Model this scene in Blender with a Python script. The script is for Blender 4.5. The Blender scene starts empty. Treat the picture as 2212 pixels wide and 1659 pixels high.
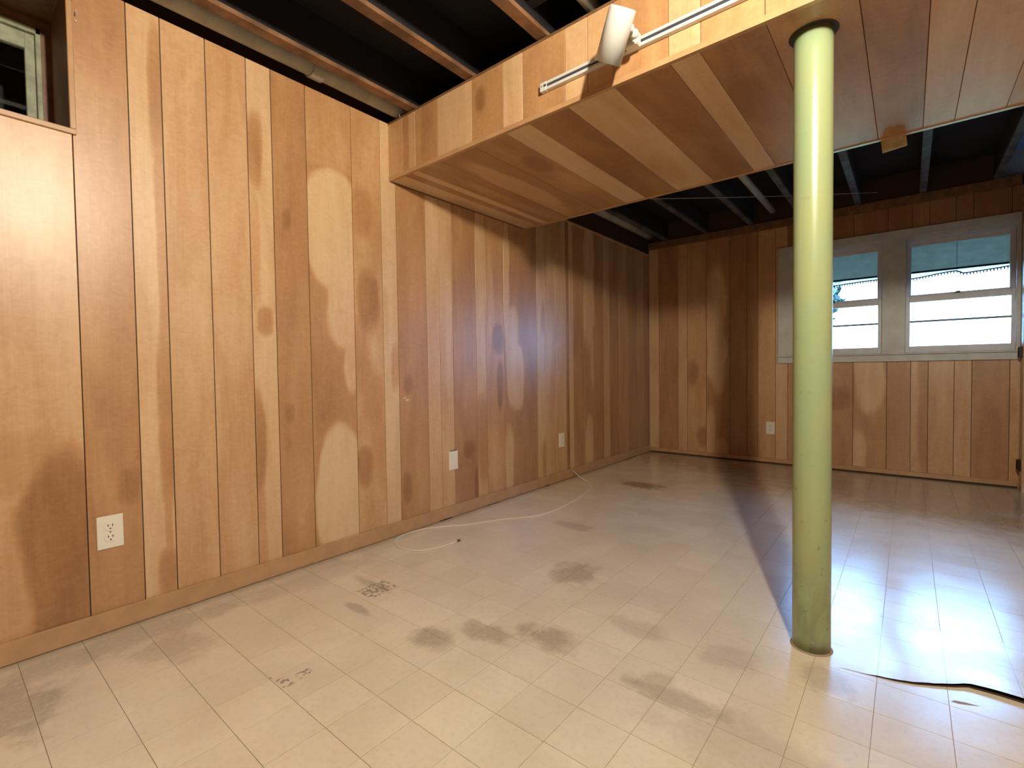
import bpy, bmesh, math, random
from mathutils import Vector, Matrix, noise
random.seed(7)
SC = bpy.context.scene
COL = SC.collection
# ------------------------------------------------------------------ camera, world, lights, exposure
L, H, YS, YF, ZS = 4.994, 2.235, 1.624, 2.808, 1.930      # far wall, ceiling line, soffit near/far, soffit bottom
F_PX = 1041.77
CAM = Vector((2.1733, 0.0, 0.9))
yaw, pitch, roll = [math.radians(a) for a in (39.4143, 1.611, -0.7854)]
Fw = Vector((-math.sin(yaw)*math.cos(pitch), math.cos(yaw)*math.cos(pitch), -math.sin(pitch)))
R0 = Vector((math.cos(yaw), math.sin(yaw), 0)); U0 = R0.cross(Fw)
Rt = R0*math.cos(roll)+U0*math.sin(roll); Up = U0*math.cos(roll)-R0*math.sin(roll)
cam_d = bpy.data.cameras.new('camera'); cam = bpy.data.objects.new('camera', cam_d); COL.objects.link(cam)
cam.matrix_world = Matrix(((Rt.x, Up.x, -Fw.x, CAM.x), (Rt.y, Up.y, -Fw.y, CAM.y), (Rt.z, Up.z, -Fw.z, CAM.z), (0, 0, 0, 1)))
cam_d.sensor_width = 36; cam_d.lens = 36*F_PX/2212; cam_d.clip_start = .02; cam_d.clip_end = 200
SC.camera = cam

SKY_STRENGTH = 30.0
BULB_STRENGTH = 3250.0
BULB = Vector((2.38, .45, 2.10))
w = bpy.data.worlds.new('sky'); SC.world = w; w.use_nodes = True
bg = w.node_tree.nodes['Background']; bg.inputs[0].default_value = (.23, .50, 1.0, 1); bg.inputs[1].default_value = SKY_STRENGTH
SC.view_settings.view_transform = 'Standard'; SC.view_settings.look = 'None'
SC.view_settings.exposure = 0.0; SC.view_settings.gamma = 1; SC.view_settings.use_curve_mapping = False

# ------------------------------------------------------------------ node helpers
class NT:
    def __init__(s, name):
        s.m = bpy.data.materials.new(name); s.m.use_nodes = True; s.t = s.m.node_tree
        s.b = s.t.nodes['Principled BSDF']; s.out = s.t.nodes['Material Output']
    def n(s, typ, **kw):
        nd = s.t.nodes.new(typ)
        for k, v in kw.items(): setattr(nd, k, v)
        return nd
    def put(s, sock, v):
        if isinstance(v, (int, float, tuple, list)): sock.default_value = v
        else: s.t.links.new(v, sock)
    def math(s, op, a, b=0.0, c=0.0, clamp=False):
        nd = s.n('ShaderNodeMath', operation=op, use_clamp=clamp)
        s.put(nd.inputs[0], a); s.put(nd.inputs[1], b); s.put(nd.inputs[2], c); return nd.outputs[0]
    def smooth(s, x, a, b, c=0.0, d=1.0):
        nd = s.n('ShaderNodeMapRange', interpolation_type='SMOOTHSTEP')
        for i, v in enumerate((x, a, b, c, d)): s.put(nd.inputs[i], v)
        return nd.outputs[0]
    def comb(s, x, y, z):
        nd = s.n('ShaderNodeCombineXYZ')
        for i, v in enumerate((x, y, z)): s.put(nd.inputs[i], v)
        return nd.outputs[0]
    def noise(s, vec, scale=1.0, detail=2.0, rough=.5, dist=0.0):
        nd = s.n('ShaderNodeTexNoise'); s.put(nd.inputs['Vector'], vec)
        nd.inputs['Scale'].default_value = scale; nd.inputs['Detail'].default_value = detail
        nd.inputs['Roughness'].default_value = rough; nd.inputs['Distortion'].default_value = dist
        return nd.outputs['Fac']
    def pos(s):
        g = s.n('ShaderNodeNewGeometry'); x = s.n('ShaderNodeSeparateXYZ'); s.t.links.new(g.outputs['Position'], x.inputs[0])
        return x.outputs[0], x.outputs[1], x.outputs[2]
    def mix(s, f, a, b, blend='MIX'):
        nd = s.n('ShaderNodeMix', data_type='RGBA', blend_type=blend)
        s.put(nd.inputs[0], f)
        for k, v in ((6, a), (7, b)):
            if isinstance(v, (tuple, list)) and len(v) == 3: v = (*v, 1)
            s.put(nd.inputs[k], v)
        return nd.outputs[2]
    def bump(s, h, strength=.2, dist=.002):
        nd = s.n('ShaderNodeBump'); nd.inputs['Strength'].default_value = strength; nd.inputs['Distance'].default_value = dist
        s.put(nd.inputs['Height'], h); s.t.links.new(nd.outputs[0], s.b.inputs['Normal'])
    def col(s, v):
        if isinstance(v, tuple) and len(v) == 3: v = (*v, 1)
        s.put(s.b.inputs['Base Color'], v)
    def rough(s, v): s.put(s.b.inputs['Roughness'], v)

WOOD_D, WOOD_M, WOOD_L = (.30, .135, .048), (.52, .285, .122), (.70, .485, .27)
AX = {'left': (1, 2), 'far': (0, 2), 'under': (0, 1)}      # which world axes run across / along the board
def wood(name, kind, blobs=()):
    """birch-faced panelling: tone comes from the object colour; blobs = sapwood / heartwood figure of that board, plus one painted glare
       (u, v, ru, rv, change of tone, softness)"""
    T = NT(name); p = T.pos(); u, v = p[AX[kind][0]], p[AX[kind][1]]
    oi = T.n('ShaderNodeObjectInfo'); sep = T.n('ShaderNodeSeparateColor'); T.t.links.new(oi.outputs['Color'], sep.inputs[0])
    tone, seed = sep.outputs[0], T.math('MULTIPLY', sep.outputs[1], 37.0)
    wav = T.noise(T.comb(T.math('MULTIPLY', u, 5.0), T.math('MULTIPLY', v, 2.6), seed), 1.0, 2.0)
    low = T.noise(T.comb(T.math('MULTIPLY', u, 9.0), T.math('MULTIPLY', v, 1.6), seed), 1.0, 3.0, .55, .6)
    grain = T.noise(T.comb(T.math('MULTIPLY', u, 170.0), T.math('MULTIPLY', v, 5.0), seed), 1.0, 3.0, .6, .4)
    curl = T.noise(T.comb(T.math('MULTIPLY', u, 26.0), T.math('MULTIPLY', v, 34.0), seed), 1.0, 3.0, .55, 1.8)
    t = T.math('ADD', tone, T.math('MULTIPLY', T.math('SUBTRACT', low, .5), .75))
    pos_ = neg_ = None
    for (u0, v0, ru, rv, dt, soft) in blobs:
        wu = T.math('MULTIPLY', T.math('SUBTRACT', wav, .5), min(.10, ru*1.6))
        a = T.math('DIVIDE', T.math('SUBTRACT', T.math('ADD', u, wu), u0), ru)
        b = T.math('DIVIDE', T.math('SUBTRACT', v, v0), rv)
        d = T.math('ADD', T.math('POWER', T.math('ABSOLUTE', a), 2.6), T.math('POWER', T.math('ABSOLUTE', b), 2.6))
        m = T.smooth(d, max(.05, .9-soft*1.3), 1.1+soft*1.5, abs(dt), 0.0)
        if dt > 0: pos_ = m if pos_ is None else T.math('MAXIMUM', pos_, m)
        else: neg_ = m if neg_ is None else T.math('MAXIMUM', neg_, m)
    if pos_ is not None: t = T.math('ADD', t, pos_)
    if neg_ is not None: t = T.math('SUBTRACT', t, neg_)
    t = T.math('ADD', t, T.math('MULTIPLY', T.math('SUBTRACT', grain, .5), .22))
    t = T.math('ADD', t, T.math('MULTIPLY', T.math('SUBTRACT', curl, .5), .36), clamp=True)
    cr = T.n('ShaderNodeValToRGB'); T.put(cr.inputs[0], t)
    e = cr.color_ramp.elements; e[0].position = 0.0; e[0].color = (*WOOD_D, 1); e[1].position = 1.0; e[1].color = (*WOOD_L, 1)
    k = e.new(.5); k.color = (*WOOD_M, 1)
    T.col(cr.outputs[0])
    T.rough(.40)
    T.b.inputs['Coat Weight'].default_value = .36; T.b.inputs['Coat Roughness'].default_value = .36
    T.bump(T.noise(T.comb(T.math('MULTIPLY', u, 14.0), T.math('MULTIPLY', v, 5.0), seed), 1.0, 2.0), .25, .002)
    return T.m

def plain(name, c, rough=.5, mott=0.0, scale=30.0, metal=0.0, coat=0.0):
    T = NT(name)
    if mott:
        g = T.n('ShaderNodeNewGeometry'); f = T.noise(g.outputs['Position'], scale, 4.0, .6)
        k = T.smooth(f, .3, .72)
        T.col(T.mix(k, tuple(x*(1-mott) for x in c), tuple(min(1, x*(1+mott*.5)) for x in c)))
        T.bump(f, .15, .001)
    else: T.col(c)
    T.rough(rough); T.b.inputs['Metallic'].default_value = metal; T.b.inputs['Coat Weight'].default_value = coat
    return T.m

WOODM = {k: wood('birch_panel_'+k, k) for k in AX}
M_BACK = plain('groove_backing_brown', (.045, .02, .009), .7)  # dark brown backing behind the board joints, also the wall cores
M_TRIM = plain('varnished_trim_wood', (.50, .29, .135), .35, .12, 12, coat=.4)
M_TRIMD = plain('dark_trim_wood', (.20, .10, .045), .5, .3, 20)
M_BLACK = plain('black_painted_joist', (.008, .007, .009), .8, .4, 12)
M_SUB = plain('black_painted_subfloor', (.006, .005, .008), .85, .4, 6)
M_STRAP = plain('brown_strapping', (.21, .105, .048), .6, .5, 9)
M_PIPE = plain('dusty_grey_pipe', (.36, .345, .28), .5, .22, 8)
M_STRAP_DIM = plain('dim_far_strapping', (.085, .085, .09), .7, .6, 10)  # strapping beyond the soffit, its dimmer look put into a darker grey
M_WIRE = plain('bare_wire', (.35, .32, .30), .4)
M_JAMB = plain('dark_stained_jamb', (.20, .085, .03), .6, .4, 8)
M_WHITE = plain('white_window_paint', (.54, .55, .50), .45, .12, 9)
M_SASH = plain('sash_paint', (.62, .62, .62), .4, .08, 12)
M_MUNT = plain('backlit_dark_muntin', (.16, .18, .22), .5)  # darkness against the backlight put into the muntin colour
M_PLATE = plain('ivory_plastic', (.80, .76, .60), .3)
M_SLOT = plain('dark_slot', (.03, .025, .02), .6)
M_LAMP = plain('off_white_enamel', (.60, .60, .55), .35, coat=.2)
M_TRACKS = plain('track_slot_grey', (.045, .05, .075), .4)
M_CABLE = plain('white_cable_jacket', (.78, .70, .56), .4)
M_BRASS = plain('dull_connector_metal', (.20, .15, .08), .4, metal=.6)
M_CONC = plain('painted_concrete', (.35, .30, .24), .8, .3, 4)
M_GREENF = plain('pale_green_window_paint', (.33, .36, .24), .5, .25, 25)
M_WELL = plain('well_box_dark', (.05, .05, .05), .9, .4, 8)
M_HINGE = plain('dark_hinge_metal', (.02, .014, .012), .4, metal=.5)
M_GAP = plain('dark_gap_brown', (.05, .03, .015), .9)  # flat dark brown for the strips set at gaps

def m_glass():
    T = NT('window_glass'); b = T.b
    b.inputs['Base Color'].default_value = (.95, .98, .98, 1); b.inputs['Roughness'].default_value = .02
    tr = T.n('ShaderNodeBsdfTransparent'); gl = T.n('ShaderNodeBsdfGlossy'); gl.inputs['Roughness'].default_value = .03
    fr = T.n('ShaderNodeFresnel'); fr.inputs[0].default_value = 1.45
    mx = T.n('ShaderNodeMixShader'); tr.inputs[0].default_value = (.93, .97, .97, 1)
    T.t.links.new(fr.outputs[0], mx.inputs[0]); T.t.links.new(tr.outputs[0], mx.inputs[1]); T.t.links.new(gl.outputs[0], mx.inputs[2])
    T.t.links.new(mx.outputs[0], T.out.inputs[0]); return T.m
M_GLASS = m_glass()

def m_cloth(name, c, alpha=0.0):
    T = NT(name); d = T.n('ShaderNodeBsdfDiffuse'); t = T.n('ShaderNodeBsdfTranslucent'); mx = T.n('ShaderNodeMixShader')
    p = T.pos(); f = T.noise(T.comb(T.math('MULTIPLY', p[0], 12.0), 0.0, T.math('MULTIPLY', p[2], 30.0)), 1.0, 3.0)
    k = T.mix(f, tuple(x*.75 for x in c), tuple(min(1, x*1.2) for x in c))
    T.t.links.new(k, d.inputs[0]); T.t.links.new(k, t.inputs[0]); mx.inputs[0].default_value = .5
    T.t.links.new(d.outputs[0], mx.inputs[1]); T.t.links.new(t.outputs[0], mx.inputs[2])
    o = mx.outputs[0]
    if alpha:
        tr = T.n('ShaderNodeBsdfTransparent'); m2 = T.n('ShaderNodeMixShader'); m2.inputs[0].default_value = alpha
        T.t.links.new(o, m2.inputs[1]); T.t.links.new(tr.outputs[0], m2.inputs[2]); o = m2.outputs[0]
    T.t.links.new(o, T.out.inputs[0]); return T.m
M_SHADE = m_cloth('blue_grey_shade_cloth', (.30, .275, .22))
M_SHEER = m_cloth('sheer_valance_cloth', (.30, .40, .42), .35)

def m_pillar():
    T = NT('pale_green_column_paint'); x, y, z = T.pos()
    g = T.n('ShaderNodeNewGeometry')
    f = T.noise(T.comb(T.math('MULTIPLY', x, 8.0), T.math('MULTIPLY', y, 8.0), T.math('MULTIPLY', z, 3.0)), 1.0, 4.0, .6)
    c = T.mix(T.smooth(f, .35, .7), (.27, .355, .19), (.32, .36, .165))
    sp = T.noise(g.outputs['Position'], 42.0, 3.0, .6)
    lowz = T.smooth(z, .02, .75, 1.0, 0.0)
    c = T.mix(T.math('MULTIPLY', T.smooth(sp, .63, .70), T.math('ADD', T.math('MULTIPLY', lowz, .6), .12)), c, (.10, .085, .04))
    rub = T.noise(T.comb(T.math('MULTIPLY', x, 30.0), T.math('MULTIPLY', y, 30.0), T.math('MULTIPLY', z, 9.0)), 1.0, 3.0)
    c = T.mix(T.math('MULTIPLY', T.math('MULTIPLY', T.smooth(z, .0, .42, 1.0, 0.0), T.smooth(rub, .35, .6)), .45), c, (.14, .12, .05))
    T.col(c); T.rough(.28); T.bump(sp, .1, .001); T.b.inputs['Coat Weight'].default_value = .3; T.b.inputs['Coat Roughness'].default_value = .15
    return T.m
M_PILLAR = m_pillar()

# floor stains: x, y, rx, ry, strength
STAINS = [(.30, .12, .20, .12, .55), (.30, .50, .16, .10, .35), (1.045, 1.79, .11, .15, .50), (1.06, 1.20, .12, .06, .45),
          (1.245, 1.30, .13, .07, .50), (.935, 1.06, .10, .07, .50), (1.70, 1.27, .16, .05, .45), (1.62, 1.32, .05, .05, .3),
          (.60, 3.50, .22, .10, .85), (.42, 1.18, .14, .03, .40), (.55, 1.02, .10, .025, .45), (1.45, 1.55, .12, .06, .25),
          (1.75, 1.55, .10, .08, .25), (2.00, 1.62, .08, .09, .35), (.12, .40, .10, .5, .35), (.7, 2.35, .15, .07, .3),
          (.15, 1.1, .12, .35, .2), (1.9, 1.2, .3, .12, .25)]
def m_floor(name, grid=False):
    T = NT(name); x, y, z = T.pos(); P2 = T.comb(x, y, 0.0)
    oi = T.n('ShaderNodeObjectInfo')
    f = T.noise(P2, 3.2, 4.0, .6, .3)
    c = T.mix(T.smooth(f, .3, .75), (.84, .76, .59), (.74, .66, .50))
    c = T.mix(T.math('MULTIPLY', oi.outputs['Random'], .16), c, (.48, .40, .29))
    mott = T.noise(P2, 60.0, 4.0, .65)
    c = T.mix(T.math('MULTIPLY', T.smooth(mott, .45, .75), .16), c, (.42, .33, .23))
    wob = T.noise(P2, 9.0, 4.0, .65)
    spk = T.noise(P2, 70.0, 3.0, .7)
    tot = None
    for (sx, sy, rx, ry, st) in STAINS:
        a = T.math('DIVIDE', T.math('SUBTRACT', x, sx), rx); b = T.math('DIVIDE', T.math('SUBTRACT', y, sy), ry)
        d = T.math('SQRT', T.math('ADD', T.math('MULTIPLY', a, a), T.math('MULTIPLY', b, b)))
        d = T.math('ADD', d, T.math('MULTIPLY', T.math('SUBTRACT', wob, .5), 1.9))
        m = T.smooth(d, .45, 1.15, st, 0.0)
        tot = m if tot is None else T.math('MAXIMUM', tot, m)
    # painted light falloff towards the far wall; thin grimy band along the left baseboard
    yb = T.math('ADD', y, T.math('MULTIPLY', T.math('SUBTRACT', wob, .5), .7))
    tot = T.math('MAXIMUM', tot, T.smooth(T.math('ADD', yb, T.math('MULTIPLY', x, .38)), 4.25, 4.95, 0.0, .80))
    tot = T.math('MAXIMUM', tot, T.smooth(T.math('ADD', x, T.math('MULTIPLY', T.math('SUBTRACT', wob, .5), .08)), .01, .10, .45, 0.0))
    tot = T.math('MULTIPLY', tot, T.smooth(spk, .25, .6, .75, 1.0))
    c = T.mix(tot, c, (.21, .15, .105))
    # worn-through speckled patches
    for (x0, x1, y0, y1, thr) in ((.425, .53, 1.10, 1.235, .47), (.745, .80, .625, .655, .5), (.765, .80, .675, .715, .5), (.70, .73, .60, .63, .62)):
        jx = T.math('ADD', x, T.math('MULTIPLY', T.math('SUBTRACT', wob, .5), .03))
        inx = T.math('MULTIPLY', T.smooth(jx, x0-.004, x0+.004), T.smooth(jx, x1-.006, x1+.006, 1.0, 0.0))
        iny = T.math('MULTIPLY', T.smooth(y, y0-.004, y0+.004), T.smooth(y, y1-.006, y1+.006, 1.0, 0.0))
        s = T.math('MULTIPLY', T.math('MULTIPLY', inx, iny), T.smooth(T.noise(P2, 62.0, 2.0, .5), thr, thr+.07, 0.0, .75))
        c = T.mix(s, c, (.20, .17, .14))
    if grid:
        for ax, ph in ((x, GX0), (y, GY0)):
            q = T.math('FRACT', T.math('DIVIDE', T.math('SUBTRACT', ax, ph), TILE))
            e = T.math('MINIMUM', q, T.math('SUBTRACT', 1.0, q))
            c = T.mix(T.smooth(e, .004, .009, .7, 0.0), c, (.20, .15, .10))
    T.col(c)
    T.rough(T.smooth(T.noise(P2, 7.0, 3.0), .3, .7, .17, .27))
    h = T.math('ADD', T.math('MULTIPLY', T.noise(P2, 4.0, 2.0), 1.0), T.math('MULTIPLY', T.noise(P2, 38.0, 3.0, .55), .13))
    T.bump(h, .55, .006)
    T.b.inputs['Specular IOR Level'].default_value = .6; T.b.inputs['Coat Weight'].default_value = .9; T.b.inputs['Coat IOR'].default_value = 1.6; T.b.inputs['Coat Roughness'].default_value = .24
    return T.m
TILE, GX0, GY0 = .1533, .1172, .0050
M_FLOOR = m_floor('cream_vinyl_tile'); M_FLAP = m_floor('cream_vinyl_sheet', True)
M_GROUT = plain('tile_joint_dirt', (.33, .255, .17), .7)

# ------------------------------------------------------------------ mesh helpers
def new_obj(name, bm, mat, parent=None, smooth=False, **props):
    me = bpy.data.meshes.new(name); bmesh.ops.recalc_face_normals(bm, faces=bm.faces); bm.to_mesh(me); bm.free()
    if mat: me.materials.append(mat)
    if smooth:
        for p in me.polygons: p.use_smooth = True
    o = bpy.data.objects.new(name, me); COL.objects.link(o)
    if parent: o.parent = parent
    for k, v in props.items(): o[k] = v
    return o
def empty(name, loc=(0, 0, 0), **props):
    o = bpy.data.objects.new(name, None); COL.objects.link(o); o.location = loc; o.empty_display_size = .05
    for k, v in props.items(): o[k] = v
    return o
def box(bm, a, b, bev=0.0):
    r = bmesh.ops.create_cube(bm, size=1.0); vs = r['verts']
    for v in vs: v.co = Vector([(a[i]+b[i])/2+v.co[i]*(b[i]-a[i]) for i in range(3)])
    if bev:
        es = list({e for v in vs for e in v.link_edges})
        bmesh.ops.bevel(bm, geom=es, offset=bev, segments=1, affect='EDGES', profile=.5)
    return bm
def boxo(name, a, b, mat, parent=None, bev=0.0, **props):
    o = Vector([(a[i]+b[i])/2 for i in range(3)]) if parent is None or props.get('own') else None
    props.pop('own', None)
    return new_obj(name, box(bmesh.new(), a, b, bev), mat, parent, **props)
def tube(bm, pts, r, seg=8, cap=True):
    pts = [Vector(p) for p in pts]; rings = []; up = Vector((0, 0, 1))
    for i, p in enumerate(pts):
        t = (pts[min(i+1, len(pts)-1)]-pts[max(i-1, 0)]).normalized()
        a = t.cross(up);  a = t.cross(Vector((1, 0, 0))) if a.length < 1e-3 else a
        a.normalize(); b = t.cross(a)
        rings.append([bm.verts.new(p+(a*math.cos(k*2*math.pi/seg)+b*math.sin(k*2*math.pi/seg))*r) for k in range(seg)])
    for i in range(len(rings)-1):
        for k in range(seg): bm.faces.new((rings[i][k], rings[i][(k+1) % seg], rings[i+1][(k+1) % seg], rings[i+1][k]))
    if cap: bm.faces.new(rings[0]); bm.faces.new(rings[-1])
    return bm
def lathe(bm, prof, M=Matrix.Identity(4), seg=32):
    rings = []
    for r, z in prof:
        rings.append([bm.verts.new(M @ Vector((r*math.cos(k*2*math.pi/seg), r*math.sin(k*2*math.pi/seg), z))) for k in range(seg)])
    for i in range(len(rings)-1):
        for k in range(seg): bm.faces.new((rings[i][k], rings[i][(k+1) % seg], rings[i+1][(k+1) % seg], rings[i+1][k]))
    return bm
def axis_matrix(o, d):
    z = Vector(d).normalized(); x = z.cross(Vector((0, 0, 1)));  x = Vector((1, 0, 0)) if x.length < 1e-3 else x.normalized()
    y = z.cross(x)
    return Matrix(((x.x, y.x, z.x, o[0]), (x.y, y.y, z.y, o[1]), (x.z, y.z, z.z, o[2]), (0, 0, 0, 1)))

# one panelling board: frustum whose chamfered face looks into the room
def board(parent, kind, u0, u1, v0, v1, plane, out, tone, seed=None, blobs=(), name='panel_board', gap=.0014, th=.006):
    ua, ub, va, vb = u0+gap, u1-gap, v0, v1; ch = .0009
    def P(u, v, d):
        q = plane+out*d
        return {'left': (q, u, v), 'far': (u, q, v), 'under': (u, v, q)}[kind]
    bm = bmesh.new(); R = []
    for (i, d) in ((0, -th), (0, -ch), (ch, 0)):
        R.append([bm.verts.new(P(u, v, d)) for u, v in ((ua+i, va), (ub-i, va), (ub-i, vb), (ua+i, vb))])
    for j in range(2):
        for k in range(4): bm.faces.new((R[j][k], R[j][(k+1) % 4], R[j+1][(k+1) % 4], R[j+1][k]))
    bm.faces.new(R[0]); bm.faces.new(R[2])
    m = wood('birch_figure', kind, blobs) if blobs else WOODM[kind]
    o = new_obj(name, bm, m, parent)
    o.color = (tone, random.random() if seed is None else seed, 0, 1)
    return o

# ------------------------------------------------------------------ floor
floor = empty('floor', kind='structure')
new_obj('subfloor', box(bmesh.new(), (-.3, -2.6, -.08), (4.6, L+.16, -.0016)), M_GROUT, floor)
def tile_mesh(bm, x0, x1, y0, y1, ox=0, oy=0):
    g = .0007; r = []
    for i, z in ((g, -.0017), (g, 0.0)):
        r.append([bm.verts.new((x-ox, y-oy, z)) for x, y in ((x0+i, y0+i), (x1-i, y0+i), (x1-i, y1-i), (x0+i, y1-i))])
    for k in range(4): bm.faces.new((r[0][k], r[0][(k+1) % 4], r[1][(k+1) % 4], r[1][k]))
    bm.faces.new(r[1])
xs = [0.0]+[GX0+TILE*k for k in range(0, 30) if GX0+TILE*k < 4.55]+[4.6]
ys = [GY0+TILE*k for k in range(-16, 33) if GY0+TILE*k < L-.05]+[L]
cells = []
FLAP = (2.045, 2.95, 1.70, 2.12)
def lip_y(x):
    pts = [(2.0, 1.700), (2.116, 1.723), (2.154, 1.732), (2.196, 1.747), (2.278, 1.796), (2.308, 1.820), (2.363, 1.824), (2.416, 1.822), (2.95, 1.85)]
    for (a, b), (c, d) in zip(pts, pts[1:]):
        if x <= c: return b+(d-b)*(x-a)/(c-a)
    return pts[-1][1]
for i in range(len(xs)-1):
    for j in range(len(ys)-1):
        c = Vector(((xs[i]+xs[i+1])/2, (ys[j]+ys[j+1])/2, 0)); v = c-CAM; d = v.dot(Fw)
        vis = 0
        if d > .2:
            px, py = F_PX*v.dot(Rt)/d, F_PX*v.dot(Up)/d
            if abs(px) < 1180 and abs(py) < 900: vis = 1/(d*d*d)
        cells.append((vis, xs[i], xs[i+1], ys[j], ys[j+1]))
cells.sort(key=lambda t: -t[0])
bm0 = bmesh.new(); tile_mesh(bm0, 0, TILE, 0, TILE); me0 = bpy.data.meshes.new('vinyl_tile')
bmesh.ops.recalc_face_normals(bm0, faces=bm0.faces); bm0.to_mesh(me0); bm0.free(); me0.materials.append(M_FLOOR)
rest = bmesh.new(); n = 0
for (vis, x0, x1, y0, y1) in cells:
    if vis > 0 and n < 300:
        if abs((x1-x0)-TILE) < 1e-4 and abs((y1-y0)-TILE) < 1e-4:
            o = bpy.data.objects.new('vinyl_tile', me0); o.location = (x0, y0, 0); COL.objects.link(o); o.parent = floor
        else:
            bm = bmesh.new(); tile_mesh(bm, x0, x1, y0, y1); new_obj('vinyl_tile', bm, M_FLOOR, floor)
        n += 1
    else: tile_mesh(rest, x0, x1, y0, y1)
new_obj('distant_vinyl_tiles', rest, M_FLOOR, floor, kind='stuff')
# torn, lifted vinyl: lip raised at the tear, settling back to the floor behind it
def flap_h(x, s):
    A = .010*max(0, min(1, (x-2.09)/.22))*(1+.18*math.sin(x*19)) + .001*max(0, min(1, (x-2.0)/.1))
    t = max(0, min(1, s/.30)); return A*(1-t)**2*(1+2*t)
bm = bmesh.new(); G = []
for i in range(61):
    x = 2.02+.93*i/60; row = []
    for j in range(19):
        s = .36*(j/18)**1.3
        row.append(bm.verts.new((x, lip_y(x)+s+.003*noise.noise(Vector((x*40, 0, 0))), .0006+flap_h(x, s)+.0006*noise.noise(Vector((x*14, s*16, 3)))*(1-j/18))))
    G.append(row)
for i in range(60):
    for j in range(18): bm.faces.new((G[i][j], G[i+1][j], G[i+1][j+1], G[i][j+1]))
fl = new_obj('torn_vinyl_flap', bm, M_FLAP, floor, smooth=True, label='lifted torn edge of the vinyl flooring')
bm = bmesh.new(); G = []
for i in range(61):                                       # dark underlay seen in the tear, just under the lip
    x = 2.075+.875*i/60; wv = .006*min(1, (x-2.07)/.08)
    a = lip_y(x); G.append((bm.verts.new((x, a-wv*.5*(1+.6*noise.noise(Vector((x*30, 1, 0)))), .0004)), bm.verts.new((x, a+.03, .0004))))
for i in range(60): bm.faces.new((G[i][0], G[i+1][0], G[i+1][1], G[i][1]))
new_obj('tear_gap', bm, M_GAP, floor, label='dark gap under the lifted edge')
bm = bmesh.new()
vs = [bm.verts.new((x, y, .0004)) for x, y in [(2.268, 1.713), (2.285, 1.715), (2.325, 1.734), (2.298, 1.731), (2.275, 1.724)]]
bm.faces.new(vs); new_obj('floor_gouge', bm, M_GROUT, floor, label='small dark gouge in the vinyl')

# ------------------------------------------------------------------ ceiling with joists
ceiling = empty('ceiling', kind='structure')
new_obj('subfloor_boarding', box(bmesh.new(), (-.3, -2.6, 2.43), (4.6, L+.16, 2.47)), M_SUB, ceiling)
for k in range(11):
    xc = .195+.4115*k
    j = boxo('joist', (xc-.019, -2.59, 2.262), (xc+.019, L+.1, 2.429), M_BLACK, ceiling)
    boxo('strapping_strip', (xc-.025, -2.59, 2.243), (xc+.025, YF-.7, 2.262), M_STRAP, j, .001, label='brown strapping on the joist edge')
    boxo('strapping_strip', (xc-.022, YF-.7, 2.243), (xc+.022, L+.05, 2.262), M_STRAP_DIM, j, .001, label='grey strapping on the joist edge')
for k in (2, 5):
    xc = .195+.4115*k
    boxo('blocking', (xc+.02, 1.50, 2.30), (xc+.39, 1.54, 2.428), M_BLACK, ceiling)

# ------------------------------------------------------------------ left wall
WY0 = -.55; ZW0, ZW1 = 1.729, 2.205; WYR = .333
wl = empty('wall_left', kind='structure')
def core(name, boxes, mat, parent):
    bm = bmesh.new()
    for a, b in boxes: box(bm, a, b)
    return new_obj(name, bm, mat, parent)
core('wall_core', [((-.32, -2.6, 0), (-.0056, WY0, H)), ((-.32, WYR+.004, 0), (-.0056, YF, H)), ((-.32, YF, 0), (-.0056, L+.16, 2.115)),
                   ((-.32, WY0, 0), (-.0056, WYR+.004, ZW0-.004)), ((-.32, WY0, ZW1+.004), (-.0056, WYR+.004, H)),
                   ((-.32, YF, 2.115), (-.03, L+.16, 2.43)), ((-.32, -2.6, H), (-.06, YF, 2.43))], M_BACK, wl)
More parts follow.
